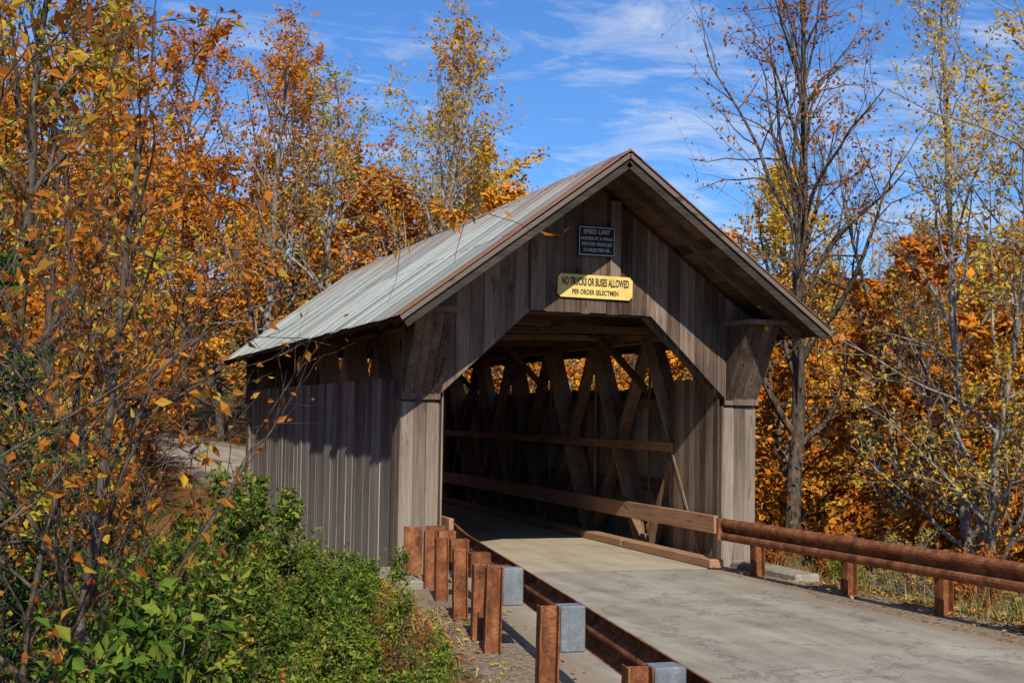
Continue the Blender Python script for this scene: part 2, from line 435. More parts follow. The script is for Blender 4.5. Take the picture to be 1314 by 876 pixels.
for nm,yy in (('gable_boards',-.075),('gable_boards_far',15.03)):
    gb=MB(9); x=-.02; brk=[.53,1.8,2.7,3.65,4.87,5.42]
    while x<5.40:
        bw=rg.uniform(.14,.28); x1=min(x+bw,5.42)
        for b in brk:
            if x+.03<b<x1+.05: x1=b; break
        xa,xb=x,x1-.008; yo=yy+rg.uniform(-.01,.01)
        ja=rg.uniform(-.015,.015) if 1.8<=x<3.65 else 0
        ea,eb=zopen(xa+1e-4)+ja,zopen(xb-1e-4)+ja
        ta,tb=roofz(xa)-.12,roofz(xb)-.12
        rr=rg.uniform(.45,1.0) if x<1.8 else (rg.uniform(.0,.75) if x<3.65 else rg.uniform(.2,.8))
        gb.prism([(xa,yo,ea),(xb,yo,eb),(xb,yo,tb),(xa,yo,ta)],(0,.026,0),rr)
        x=x1
    gb.obj(nm,M_WOOD_GABLE,B)
tr=MB(10)
for s in (0,1):
    def mx(x): return x if not s else 5.4-x
    tr.beam((mx(.5),.1,2.46),(mx(1.75),.1,3.64),.16,.12,(0,1,0),.3)
tr.box((1.7,-.03,ZT+.03),(3.7,.16,ZT+.17),.3)
tr.box((3.0,-.112,4.1),(3.16,-.09,5.22),.85)
tr.box((1.775,-.108,ZT+.01),(1.8,-.09,4.7),.1)
tr.obj('portal_trim',M_WOOD_GABLE,B)
def roof_metal():
    vs=[];fs=[];r=[]
    rgn=random.Random(3)
    for side in (-1,1):
        y=YF-.03
        while y<YB+.03:
            w=.62; y1=min(y+w,YB+.03); tone=rgn.random(); lift=rgn.uniform(0,.006)
            prof=[(y,.0),(y+.02,.028),(y+.045,.0)]
            for k in (1,2): 
                yy=y+w*k/3
                prof+= [(yy-.015,0),(yy,.012),(yy+.015,0)]
            prof+=[(y1,0)]
            prof=[(min(a,y1),b) for a,b in prof]
            for seg in range(2):
                t0,t1=(0,.52) if seg==0 else (.5,1.015)
                l=.006+lift+(.008 if seg==0 else 0)
                base=len(vs); jit=rgn.uniform(-.012,.012)
                for (yy,hh) in prof:
                    for t in (t0,(t0+t1)/2,t1+jit*seg):
                        x=XM+side*S*t; z=ZR-SL*S*t+.035+hh+l
                        vs.append((x,yy,z))
                n=len(prof); tn=(tone+.3*rgn.random())%1
                for i in range(n-1):
                    for j in range(2):
                        b=base+i*3+j
                        q=(b,b+1,b+4,b+3); fs.append(q if side<0 else q[::-1]); r.append(tn)
            y+=w
    me=quads_mesh('roof_metal',np.array(vs),np.array(fs),r,[M_ROOF]); return link(bpy.data.objects.new('roof_metal',me),B)
roof_metal()
cap=MB(12)
cap.prism([(XM-.16,YF-.04,ZR-.06),(XM,YF-.04,ZR+.07),(XM+.16,YF-.04,ZR-.06),(XM,YF-.04,ZR+.045)],(0,YB-YF+.08,0),.6)
cap.obj('roof_ridge_cap',M_ROOF,B)
sh=MB(13)
for side in (-1,1):
    t=0
    while t<S-.02:
        w=.17; t1=min(t+w-.006,S)
        P=[]
        for tt,dz in ((t,.0),(t1,.0),(t1,.028),(t,.028)):
            P.append((XM+side*tt,YF,ZR-SL*tt+dz))
        sh.prism(P,(0,YB-YF,0)); t+=w
sh.obj('roof_sheathing',M_WOOD_Y,B)
rf=MB(14)
ys=[-.72]+[i*.95+.15 for i in range(17)]+[15.7]
for y in ys:
    for side in (-1,1):
        rf.beam((XM+side*.0,y,ZR-.075),(XM+side*(S-.05),y,ZR-SL*(S-.05)-.075),.09,.13,(0,0,1))
rf.obj('rafters',M_WOOD_X,B)
rk=MB(15)
for y,sg_ in ((YF-.012,1),(YB+.012,-1)):
    for side in (-1,1):
        rk.beam((XM+side*.0,y,ZR-.012),(XM+side*(S+.03),y,ZR-SL*(S+.03)-.012),.022,.055,(0,0,1),1.4)
        rk.beam((XM+side*.0,y+.05*sg_,ZR-.09),(XM+side*(S-.02),y+.05*sg_,ZR-SL*(S-.02)-.09),.045,.15,(0,0,1),.3)
rk.obj('rake_boards',M_WOOD_RAKE,B)
ev=MB(16)
for side in (-1,1):
    x=XM+side*(S+.005)
    ev.box((x-.012,YF,3.36-.05),(x+.012,YB,3.36+.02),.3)
ev.obj('eave_fascia',M_WOOD_Y,B)
# truss
N=6; ch=MB(17); tz=MB(18); cx=MB(19)
for xc in (.42,4.98):
    ch.box((xc-.13,.05,3.38),(xc+.13,14.95,3.6)); ch.box((xc-.15,.05,-.34),(xc+.15,14.95,-.02))
    for i in range(N):
        ya=.45+i*(14.1/N); yb=ya+14.1/N
        for o in (-.09,.09): tz.beam((xc+o,ya+.08,.0),(xc+o,yb-.08,3.38),.06,.2,(1,0,0))
        tz.beam((xc,yb-.08,.0),(xc,ya+.08,3.38),.1,.2,(1,0,0))
        tz.box((xc-.12,yb-.07,-.02),(xc+.12,yb+.07,.2)); tz.box((xc-.12,yb-.07,3.2),(xc+.12,yb+.07,3.38))
        tz.beam((xc+.0,yb,-.3),(xc+.0,yb,3.4),.035,.035,(1,0,0))
    for y in (.3,14.7): tz.box((xc-.12,y-.1,-.02),(xc+.12,y+.1,3.38))
for i in range(N+1):
    y=.45+i*14.1/N
    cx.box((.2,y-.08,3.605),(5.2,y+.08,3.78))
    if i<N:
        y2=y+14.1/N
        cx.beam((.5,y,3.55),(4.9,y2,3.55),.12,.09); cx.beam((4.9,y,3.45),(.5,y2,3.45),.12,.09)
    if i in (1,3,5):
        for s in (0,1):
            q=lambda x: x if not s else 5.4-x
            cx.beam((q(.5),y,2.6),(q(1.5),y,3.62),.1,.1,(0,1,0))
ch.obj('truss_chords',M_WOOD_Y,B); tz.obj('truss_web',M_WOOD_Z,B,.004); cx.obj('roof_ties',M_WOOD_X,B)
ir=MB(20)
for s in (0,1):
    q=lambda x: x if not s else 5.4-x
    a,b=sorted((q(.66),q(.73))); ir.box((a,-.13,.46),(b,14.9,.72),.7)
    a,b=sorted((q(.6),q(.655))); ir.box((a,1.5,1.6),(b,14.8,1.74),.35)
ir.obj('inner_guard_planks',M_WOOD_RAIL,B,.006)
kb=MB(21)
for s in (0,1):
    q=lambda x: x if not s else 5.4-x
    a,b=sorted((q(.76),q(.98)));
    for k in range(5): kb.box((a,-.5+k*3.15,.006),(b,-.5+k*3.15+3.12,.13))
kb.obj('kerb_timbers',M_WOOD_RAIL,B,.012)
ln=MB(22)
for s in (0,1):
    q=lambda x: x if not s else 5.4-x
    y=.03
    while y<1.62:
        w=rg.uniform(.15,.25); a,b=sorted((q(.575),q(.598))); ln.box((a,y,-.02),(b,y+w-.006,2.72+rg.uniform(-.02,.02))); y+=w
ln.obj('portal_lining',M_WOOD_GABLE,B)
dk=MB(23)
dk.box((.6,-.4,-.14),(4.78,14.74,.001))
dk.obj('deck',M_DECK,B)
fb=MB(24)
for i in range(22): fb.box((.1,.5+i*.66,-.55),(5.3,.66+i*.66,-.36))
fb.obj('floor_beams',M_WOOD_X,B)
ab=MB(25)
ab.box((-.15,-.55,-4.6),(5.55,.28,-.16)); ab.box((-.15,14.72,-4.6),(5.55,15.6,-.16))
ab.box((-.66,-1.55,-1.6),(-.06,.0,.08)); ab.box((-.85,-.9,-2.4),(-.5,.3,-.12))
ab.box((4.98,-1.9,-1.4),(5.36,-.06,.07)); ab.box((5.1,-.8,-2.4),(5.85,.3,-.1))
ao=ab.obj('abutments',M_CONC,B,.03)

# signs on the gable
def text(body,size,loc,mat,parent,sx=1.0,name='lettering',off=.003):
    c=bpy.data.curves.new(name,'FONT'); c.body=body; c.size=size; c.align_x='CENTER'; c.align_y='CENTER'; c.extrude=.002; c.offset=off
    c.materials.append(mat); o=bpy.data.objects.new(name,c); o.rotation_euler=(math.pi/2,0,0); o.location=loc; o.scale=(sx,1,1)
    link(o,parent); return o
sg=empty('no_trucks_sign',(2.77,-.118,3.97))
s=MB(30); w,h,n=.575,.165,.045
s.prism([(-w+n,0,-h),(w-n,0,-h),(w-n*.6,0,-h+n*.6),(w,0,-h+n),(w,0,h-n),(w-n*.6,0,h-n*.6),(w-n,0,h),(-w+n,0,h),(-w+n*.6,0,h-n*.6),(-w,0,h-n),(-w,0,-h+n),(-w+n*.6,0,-h+n*.6)],(0,.02,0))
s.obj('board',M_YEL,sg)
text('NO TRUCKS OR BUSES ALLOWED',.15,(0,-.003,.058),M_LET,sg,.45,off=.004)
text('PER ORDER SELECTMEN',.095,(0,-.003,-.085),M_LET,sg,.7,'lettering_small',off=.002)
sg.rotation_euler=(0,math.radians(.8),0)
s2=empty('speed_limit_sign',(2.78,-.125,4.62))
s=MB(31); s.box((-.28,0,-.215),(.28,.02,.215)); s.obj('board',M_BLK,s2)
s=MB(32)
for a,b in (((-.272,-.004,.19),(.272,-.001,.203)),((-.272,-.004,-.203),(.272,-.001,-.19)),((-.272,-.004,-.188),(-.262,-.001,.188)),((.262,-.004,-.188),(.272,-.001,.188))): s.box(a,b)
s.obj('border',M_WHT,s2)
for t,sz,z in (('SPEED LIMIT',.09,.13),('HORSES AT A WALK',.062,.035),('MOTOR VEHICLES',.066,-.045),('10 MILES PER HR.',.066,-.13)):
    text(t,sz,(0,-.003,z),M_WHT,s2,.86,off=.001)

# ------------------------------------------------------------------ guard rails
def wbeam(path, side, name, parent):
    prof=[(0,.155),(.02,.15),(.075,.115),(.082,.085),(.075,.055),(.006,.02),(.0,0),(.006,-.02),(.075,-.055),(.082,-.085),(.075,-.115),(.02,-.15),(0,-.155)]
    P=[Vector(p) for p in path]; vs=[];fs=[]; n=len(prof)
    for i,pt in enumerate(P):
        a=P[max(i-1,0)]; b=P[min(i+1,len(P)-1)]; d=(b-a); d.z=0; d.normalize(); nrm=Vector((d.y,-d.x,0))*side
        for th in (0,.006):
            for (o,z) in prof: vs.append(pt+nrm*(o-th)+Vector((0,0,z)))
    for i in range(len(P)-1):
        b0=i*2*n; b1=(i+1)*2*n
        for j in range(n-1):
            fs.append((b0+j,b0+j+1,b1+j+1,b1+j)); fs.append((b0+n+j,b1+n+j,b1+n+j+1,b0+n+j+1))
        fs.append((b0,b1,b1+n,b0+n)); fs.append((b0+n-1,b0+2*n-1,b1+2*n-1,b1+n-1))
    for b0 in (0,(len(P)-1)*2*n):
        for j in range(n-1): fs.append((b0+j,b0+n+j,b0+n+j+1,b0+j+1))
    me=bpy.data.meshes.new(name); me.from_pydata([tuple(v) for v in vs],[],fs); me.materials.append(M_RUST)
    link(bpy.data.objects.new(name,me),parent)
def ipost(mb,x,y,z0,z1,w=.15,dp=.15,ang=0):
    c,s_=math.cos(ang),math.sin(ang)
    lx_,ly_=mb.rg.uniform(-.02,.02),mb.rg.uniform(-.02,.02)
    def bx(a,b):
        x0,y0=a;x1,y1=b
        P=[(x0,y0),(x1,y0),(x1,y1),(x0,y1)]; P=[(x+px*c-py*s_,y+px*s_+py*c,z0) for px,py in P]
        mb.prism(P,(lx_,ly_,z1-z0))
    bx((-dp/2,-w/2),(-dp/2+.012,w/2)); bx((dp/2-.012,-w/2),(dp/2,w/2)); bx((-dp/2+.012,-.005),(dp/2-.012,.005))
GL=empty('guardrail')
def lx(y): return .42+.15*(y+1.0)
path=[(lx(y)+.05*max(0,y+2.2),y,.56) for y in np.linspace(-24,-.55,50)]
wbeam(path,1,'w_beam',GL)
pm=MB(40); bm_=MB(41)
ang=math.atan(.15)
for y,zt in ((-1.5,.68),(-2.6,.7),(-4.1,.72),(-5.3,.7),(-6.0,.75),(-8.4,.74),(-10.8,.74),(-13,.74),(-15,.74),(-17,.74),(-19,.74),(-21,.74)):
    x=lx(y)-.3; g=Hs(x,y)
    ipost(pm,x-.02,y,g-.4,zt,.15,.15,-ang)
    if y<-5.5:
        bm_.prism([(x+.065,y-.085,.4),(x+.26,y-.085,.4),(x+.26,y+.085,.4),(x+.065,y+.085,.4)],(0,0,.34))
    else:
        pm.prism([(x+.065,y-.07,.42),(x+.285,y-.07,.42),(x+.285,y+.07,.42),(x+.065,y+.07,.42)],(0,0,.26))
pm.prism([(-.2,-1.05,.1),(.02,-1.12,.1),(.02,-1.09,.1),(-.2,-1.02,.1)],(0,0,.6))
pm.prism([(.1,-1.0,.1),(.36,-1.0,.1),(.36,-.97,.1),(.1,-.97,.1)],(0,0,.6))
pm.obj('posts',M_RUST,GL,.003); bm_.obj('blockouts',M_BLOCK,GL,.01)
GR=empty('guardrail.001')
def rx(y): return 4.55-.06*(y+1.0)
path=[(rx(y),y,.57) for y in np.linspace(-24,-.75,46)]
wbeam(path,-1,'w_beam',GR)
pm=MB(43)
for y in (-1.15,-3.2,-4.95,-6.75,-8.6,-10.5,-12.5,-14.5,-16.5,-18.5,-20.5):
    x=rx(y)+.2; g=Hs(x,y)
    ipost(pm,x+.07,y,g-.4,.7,.15,.15,.06)
    pm.box((x-.19,y-.07,.42),(x-.01,y+.07,.7))
pm.box((4.42,-.74,.42),(4.55,-.68,.73))
pm.obj('posts',M_RUST,GR,.003)
GF=empty('guardrail.002')
path=[(float(edges(y)[0])-.15,y,.5+float(hroad(y))) for y in np.linspace(15.6,18,6)]
wbeam(path,1,'w_beam',GF)
pm=MB(44)
for y in (15.8,17.8):
    x=float(edges(y)[0])-.3; ipost(pm,x,y,Hs(x,y)-.3,.65+float(hroad(y)))
pm.obj('posts',M_RUST,GF)
DS=empty('warning_sign',(-2.1,23.4,0)); z0=Hs(-2.1,23.4)
s=MB(45); r_=.55; zc=2.05
s.prism([(0,0,zc-r_),(r_,0,zc),(0,0,zc+r_),(-r_,0,zc)],(0,.02,0)); s.obj('panel',M_SIGNBACK,DS)
s=MB(46); s.beam((0,-.03,z0-.3),(0,-.03,zc+.3),.06,.04); s.obj('post',M_BLOCK,DS)
UP=empty('utility_pole',(4.6,38.0,0)); z0=Hs(4.6,38)
s=MB(47)
k=10
ring=lambda r,z:[(r*math.cos(6.283*j/k),r*math.sin(6.283*j/k),z) for j in range(k)]
vs=ring(.15,z0-.5)+ring(.11,z0+8.2); s.add(vs,[(j,(j+1)%k,k+(j+1)%k,k+j) for j in range(k)]+[tuple(range(k,2*k))])
s.obj('pole',M_BARK_G,UP)
s=MB(48)
s.beam((-.8,0,z0+7.5),(.8,0,z0+7.5),.1,.12); 
for xx in (-.7,-.3,.3,.7): s.beam((xx,0,z0+7.55),(xx,0,z0+7.75),.06,.06,(0,1,0))
vs=[(.3+.17*math.cos(6.283*j/k),.17*math.sin(6.283*j/k),z0+6.2) for j in range(k)]+[(.3+.17*math.cos(6.283*j/k),.17*math.sin(6.283*j/k),z0+6.9) for j in range(k)]
s.add(vs,[(j,(j+1)%k,k+(j+1)%k,k+j) for j in range(k)]+[tuple(range(k,2*k)),tuple(range(k))[::-1]])
s.obj('crossarm_and_transformer',M_BLOCK,UP)

# ------------------------------------------------------------------ vegetation
def nrm(a): return a/(np.linalg.norm(a,axis=-1,keepdims=True)+1e-9)
class Veg:
    def __init__(s,seed): s.V=[];s.Q=[];s.n=0;s.rg=np.random.RandomState(seed);s.LP=[];s.LD=[];s.LS=[]
    def tube(s,P,R,k):
        t=nrm(np.gradient(P,axis=0)); ref=np.array([0,0,1.]) if abs(t[0,2])<.8 else np.array([1.,0,0])
        u=nrm(np.cross(t,ref)); v=np.cross(t,u)
        a=np.arange(k)*2*np.pi/k
        ring=P[:,None]+R[:,None,None]*(np.cos(a)[None,:,None]*u[:,None]+np.sin(a)[None,:,None]*v[:,None])
        n=len(P); idx=s.n+np.arange(n*k).reshape(n,k); nx=np.roll(idx,-1,1)
        s.Q.append(np.stack([idx[:-1],nx[:-1],nx[1:],idx[1:]],-1).reshape(-1,4)); s.V.append(ring.reshape(-1,3)); s.n+=n*k
    def branch(s,p,d,Ln,r,n,wander,trop,k,rtip=.25):
        P=[np.array(p,float)]; d=nrm(np.array(d,float)); step=Ln/n
        for i in range(n):
            d=nrm(d+s.rg.randn(3)*wander+np.array([0,0,trop])); P.append(P[-1]+d*step)
        P=np.array(P); R=r*np.linspace(1,rtip,n+1); s.tube(P,R,k); return P,R
    def leaves(s,P,num,size,spread):
        if num<=0: return
        t=s.rg.rand(num)*(len(P)-1); i=np.minimum(t.astype(int),len(P)-2); f=(t-i)[:,None]
        c=P[i]*(1-f)+P[i+1]*f+s.rg.randn(num,3)*spread; d=P[i+1]-P[i]
        s.LP.append(c); s.LD.append(nrm(nrm(d)+s.rg.randn(num,3)*.7+np.array([0,0,-.35]))); s.LS.append(size*s.rg.uniform(.6,1.25,num))
    def mesh(s,name,bark,leaf,aspect=.55):
        V=np.vstack(s.V) if s.V else np.zeros((0,3)); Q=np.vstack(s.Q) if s.Q else np.zeros((0,4),int)
        nb=len(Q); rn=[np.zeros(nb)]
        nl=0
        if s.LP:
            c=np.vstack(s.LP); a=np.vstack(s.LD); sz=np.concatenate(s.LS)[:,None]; nl=len(c)
            up=s.rg.randn(nl,3)+np.array([-.15,-.5,.7]); b=nrm(np.cross(a,up)); n=np.cross(b,a)
            w=aspect*s.rg.uniform(.75,1.15,(nl,1))
            fold=s.rg.uniform(.02,.25,(nl,1))
            lv=np.stack([c-a*sz*.5, c+b*sz*w*.5+n*sz*fold-a*sz*.05, c+a*sz*.5, c-b*sz*w*.5+n*sz*fold-a*sz*.05],1).reshape(-1,3)
            lq=np.arange(nl*4).reshape(-1,4)+len(V)
            V=np.vstack([V,lv]); Q=np.vstack([Q,lq]); rn.append(s.rg.rand(nl))
        mi=np.r_[np.zeros(nb,int),np.ones(nl,int)]
        return quads_mesh(name,V,Q,np.concatenate(rn),[bark,leaf],mi,np.r_[np.ones(nb,bool),np.zeros(nl,bool)])

def tree_mesh(name,seed,Ht,r0,bark,leaf,start=.3,spread=.3,n1=22,n2=7,n3=5,lp=18,lsize=.13,lean=(0,0),wand=.06,elev=.8,cl=.12,droop=.0,dens=1,shape='oval',stems=1,kt=8,topbare=0,aspect=.55,trop=.03,vine=0):
    v=Veg(seed); rg=v.rg
    for st in range(stems):
        dl=np.array([lean[0],lean[1],1.])
        if stems>1: dl=dl+np.r_[rg.randn(2)*.22,0]
        hh=Ht*(1 if st==0 else rg.uniform(.65,.95))
        T,R=v.branch((rg.randn()*.1*(st>0),rg.randn()*.1*(st>0),-.3),dl,hh,r0*(1 if st==0 else .7),14,wand,.03,kt,.12)
        if vine: v.leaves(T[2:11],vine,lsize,r0*1.3)
        az=rg.rand()*6.28
        for i in range(n1):
            f=start+(1-start)*((i+rg.rand())/n1)*.98
            q=f*14; a=int(q); p=T[a]*(1-(q-a))+T[min(a+1,14)]*(q-a); rr=R[a]
            az+=2.4+rg.randn()*.4
            g=(f-start)/(1-start)
            if shape=='oval': sc=(.55+.75*math.sin(math.pi*min(1,g*.85+.15)))*(1-.45*g)
            elif shape=='cone': sc=1.15-g
            else: sc=1-.4*g
            L1=spread*hh*sc*rg.uniform(.65,1.25)
            e=elev*rg.uniform(.6,1.3)*(1 if shape!='cone' else .4)+.5*g*(shape!='cone')
            d=np.array([math.cos(az)*math.cos(e),math.sin(az)*math.cos(e),math.sin(e)])
            P1,R1=v.branch(p,d,L1,min(rr*.55,.012+.022*L1),7,.13,trop-droop,5,.2)
            den=dens*max(0,rg.uniform(.35,1.6))*(1-topbare*max(0,g-.2))
            if den<.1: den=0
            v.leaves(P1[4:],int(lp*.6*den),lsize,cl)
            for j in range(n2):
                q=(.22+.76*(j+rg.rand())/n2)*7; a=int(q); p2=P1[a]*(1-(q-a))+P1[min(a+1,7)]*(q-a)
                d2=nrm(nrm(P1[min(a+1,7)]-P1[a])+rg.randn(3)*.62+np.array([0,0,.1-droop*1.5])); L2=L1*.42*rg.uniform(.6,1.2)
                P2,R2=v.branch(p2,d2,L2,max(R1[a]*.5,.004),5,.16,trop-droop,4,.25)
                v.leaves(P2[2:],int(lp*.5*den),lsize,cl)
                for k in range(n3):
                    q=(.25+.75*rg.rand())*4.99; a=int(q); p3=P2[a]*(1-(q-a))+P2[a+1]*(q-a)
                    d3=nrm(nrm(P2[a+1]-P2[a])+rg.randn(3)*.7); L3=L2*.45*rg.uniform(.6,1.3)
                    P3,_=v.branch(p3,d3,L3,max(R2[a]*.5,.0028),3,.16,.03-droop,3,.4)
                    v.leaves(P3,int(round(lp*.45*den*rg.uniform(.3,1.5))),lsize,cl)
    return v.mesh(name,bark,leaf,aspect)
def place(name,me,x,y,rot=0,sc=1,parent=None,dz=0,tilt=(0,0)):
    o=bpy.data.objects.new(name,me); o.location=(x,y,Hs(x,y)+dz); o.rotation_euler=(tilt[0],tilt[1],rot)
    o.scale=(sc,sc,sc) if not isinstance(sc,tuple) else sc
    return link(o,parent)

FV=[tree_mesh('f_orange',101,12,.17,M_BARK,F_ORANGE,.18,.27,20,6,2,23,.25),
    tree_mesh('f_orange2',102,12,.15,M_BARK,F_ORANGE,.12,.24,20,6,2,23,.25,elev=.6),
    tree_mesh('f_rust',103,12,.16,M_BARK,F_RUST,.2,.26,20,6,2,20,.23),
    tree_mesh('f_gold',104,12,.15,M_BARK_G,F_GOLD,.25,.25,20,6,2,17,.22),
    tree_mesh('f_sparse',105,12,.15,M_BARK_G,F_GOLD,.3,.24,22,6,3,5,.18,topbare=.6),
    tree_mesh('f_bare',106,12,.14,M_BARK_G,F_RUST,.3,.24,22,6,3,2,.16,topbare=.8),
    tree_mesh('f_yg',107,12,.16,M_BARK,F_YG,.2,.26,18,6,2,19,.23)]
FW=[.34,.27,.16,.1,.05,.03,.05]
FOR=empty('distant_forest')
rg=np.random.RandomState(77)
CX,CY=-4.57,-17.88
def topcap(x,y):
    dx,dy=x-CX,y-CY; zf=.3247*dx+.9458*dy; xr_=.9458*dx-.3247*dy; k=xr_/max(zf,.1)
    if k<-.23: t=.30
    elif k<-.12: t=.24
    elif k<.02: t=.2
    elif k<.16: t=.14
    elif k<.25: t=.105
    else: t=.15
    return 2.15+t*max(zf,12)
pts=[]
for _ in range(6000):
    x=rg.uniform(-40,55); y=rg.uniform(-10,72)
    xl,xr=edges(y); dd=max(float(xl)-x,x-float(xr))
    if dd<2.6: continue
    if -3<y<18 and (-7.5<x<10): continue
    if y<-3 and (-13<x<9): continue
    if y<14 and not (x<-8 or x>9.5): continue
    if y>18 and y<24 and -4<x<5: continue
    sp=3.4+.045*max(0,y)
    if any((x-a)**2+(y-b)**2<sp*sp for a,b in pts): continue
    pts.append((x,y))
    if len(pts)>235: break
for x,y in pts:
    vi=rg.choice(7,p=np.array(FW)/sum(FW)); z=Hs(x,y); cap_=topcap(x,y)*rg.uniform(.74,1.03)
    h=min(rg.uniform(11,16),cap_-z)
    if h<3: continue
    s_=h/12; place('forest_tree',FV[vi],x,y,rg.rand()*6.28,(s_*rg.uniform(1.05,1.4)*(1.25 if h<8 else 1),)*2+(s_,),FOR)
UV=[tree_mesh('u_rust',111,2.6,.03,M_BARK,F_RUST,.05,.38,11,4,2,18,.14,stems=3,kt=4,cl=.09),
    tree_mesh('u_orange',112,2.6,.03,M_BARK,F_ORANGE,.05,.38,11,4,2,19,.14,stems=3,kt=4,cl=.09),
    tree_mesh('u_twig',113,2.8,.03,M_BARK,F_RUST,.05,.34,12,5,3,3,.1,stems=4,kt=4,cl=.06),
    tree_mesh('u_green',114,2.2,.03,M_BARK,L_GREEN,.05,.4,11,4,2,18,.13,stems=3,kt=4,cl=.08)]
UN=empty('understory')
n=0
while n<220:
    if n<130: x=rg.uniform(6.5,28); y=rg.uniform(-6,30)
    else: x=rg.uniform(-16,14); y=rg.uniform(2,40)
    xl,xr=edges(y); dd=max(float(xl)-x,x-float(xr))
    if dd<1.6 or (-2.5<y<18 and -2.0<x<6.6) or (x<0 and y<18.5 and x>-2.6): continue
    z=Hs(x,y)
    if z<-3.5: n+=1; continue
    vi=rg.choice(4,p=[.38,.34,.22,.06]); s_=rg.uniform(.6,1.4); place('understory_shrub',UV[vi],x,y,rg.rand()*6.28,s_,UN); n+=1
# low brush just outside the right-hand rail
BR=[tree_mesh('b_rust',121,1.0,.01,M_BARK,L_RUST,.05,.4,10,4,3,5,.06,stems=4,kt=4,cl=.04),
    tree_mesh('b_green',122,.8,.01,M_BARK,L_GREEN,.05,.4,10,4,3,6,.055,stems=4,kt=4,cl=.035),
    tree_mesh('b_twig',123,1.3,.01,M_BARK_G,L_YG,.05,.36,10,5,3,1.5,.05,stems=4,kt=4,cl=.03)]
BRE=empty('roadside_brush')
for _ in range(75):
    y=rg.uniform(-9.5,2.5); x=5.65+rg.rand()*2.8+.03*max(0,-y)
    place('brush',BR[rg.choice(3,p=[.42,.26,.32])],x,y,rg.rand()*6.28,rg.uniform(.5,1.05),BRE)

def hero(name,x,y,*a,**k):
    me=tree_mesh(name,*a,**k); return place(name,me,x,y)
hero('birch_tree',6.7,25.8,201,15.8,.2,M_BARK_G,L_GOLD,.22,.25,28,7,5,11,.17,topbare=.45,elev=.9)
hero('birch_tree',10.6,27.7,202,13.5,.18,M_BARK_G,L_YEL,.2,.26,28,7,5,12,.17,topbare=.3,elev=.9)
hero('birch_tree',8.3,33.5,203,16.5,.17,M_BARK_G,L_YG,.2,.25,26,7,4,12,.18,topbare=.45,elev=.9)
hero('birch_tree',13.8,30.5,206,11.0,.15,M_BARK_G,L_GOLD,.2,.24,24,7,4,12,.17,topbare=.3,elev=.9)
hero('maple_tree',5.9,36.0,204,16.5,.2,M_BARK,L_ORANGE,.2,.26,26,7,4,19,.2,topbare=.3)
hero('maple_tree',2.9,31.0,207,15.5,.2,M_BARK_G,L_ORANGE,.2,.24,26,7,4,15,.18,topbare=.5)
hero('maple_tree',4.9,28.0,208,14.0,.18,M_BARK_G,L_YG,.2,.22,26,7,5,7,.16,topbare=.6)
hero('maple_tree',1.2,43.0,209,18.0,.2,M_BARK,L_ORANGE,.15,.25,26,7,4,19,.22,topbare=.35)
hero('maple_tree',18.4,21.8,205,11.8,.2,M_BARK,L_YEL,.25,.27,24,7,4,19,.18)
hero('bare_tree',8.3,3.2,211,14.5,.2,M_BARK,L_RUST,.38,.25,28,7,5,6.5,.1,lean=(-.07,.03),wand=.035,elev=1.0,cl=.06,vine=420)
hero('birch_tree',8.9,-.9,212,9.8,.085,M_BARK_G,L_YEL,.1,.26,26,7,5,14,.09,elev=.8,cl=.08,lean=(.02,0))
hero('birch_tree',9.6,.4,213,12.0,.1,M_BARK_G,L_YEL,.15,.22,28,7,5,10,.09,elev=.8,cl=.08,lean=(-.03,.02),topbare=.6)
hero('bare_tree',11.6,4.6,214,13.5,.12,M_BARK_G,L_RUST,.3,.24,26,7,5,2.6,.11,elev=.9,cl=.06)
hero('bare_tree',7.6,-4.6,215,10.5,.1,M_BARK_G,L_GOLD,.4,.34,26,8,6,.9,.07,elev=.6,cl=.05,lean=(.03,0))
hero('maple_tree',12.8,-1.2,216,9.8,.1,M_BARK,L_GOLD,.1,.28,24,7,4,17,.12,elev=.8,cl=.1)
hero('bare_tree',14.5,8.5,217,13,.12,M_BARK_G,L_RUST,.3,.22,24,7,5,1.5,.12,elev=.9)
hero('birch_tree',10.6,2.2,218,11.5,.09,M_BARK_G,L_YEL,.2,.2,24,7,5,6,.1,elev=.9,cl=.08,topbare=.5,lean=(.03,0))
# left foreground
hero('beech_sapling',-4.75,-10.1,221,5.6,.045,M_BARK,L_NEAR,.12,.30,22,6,4,2.8,.085,lean=(.07,-.03),wand=.04,elev=.75,cl=.035,aspect=.5,stems=2)
hero('beech_sapling',-4.2,-7.6,222,5.0,.035,M_BARK,L_NEAR,.1,.34,20,6,4,1.3,.075,wand=.05,elev=.75,cl=.035,aspect=.5,stems=1)
hero('beech_sapling',-5.7,-11.6,223,5.2,.035,M_BARK,L_NEAR,.2,.34,20,6,4,3.4,.08,lean=(.05,0),elev=.7,cl=.035,aspect=.5)
hero('hemlock_tree',-5.0,-8.6,224,4.6,.07,M_BARK,L_HEM,.04,.36,38,7,5,18,.065,elev=.3,droop=.05,cl=.05,shape='cone',aspect=.35)
hero('maple_tree',-4.9,-3.2,225,9.4,.1,M_BARK,L_YG,.12,.24,26,7,4,12,.11,cl=.08,lean=(-.02,0))
hero('maple_tree',-4.6,2.6,226,12.5,.13,M_BARK,L_ORANGE,.12,.2,28,7,4,15,.14,cl=.1,lean=(-.02,0))
hero('maple_tree',-3.9,12.6,227,14.0,.15,M_BARK,L_ORANGE,.1,.17,28,7,4,19,.16,cl=.12)
hero('maple_tree',-4.6,19.5,228,15.5,.16,M_BARK,L_ORANGE,.1,.2,28,7,4,20,.17,cl=.12)
hero('birch_tree',-6.8,-1.0,229,11.2,.12,M_BARK_G,L_GOLD,.12,.24,26,7,4,14,.11,cl=.09)
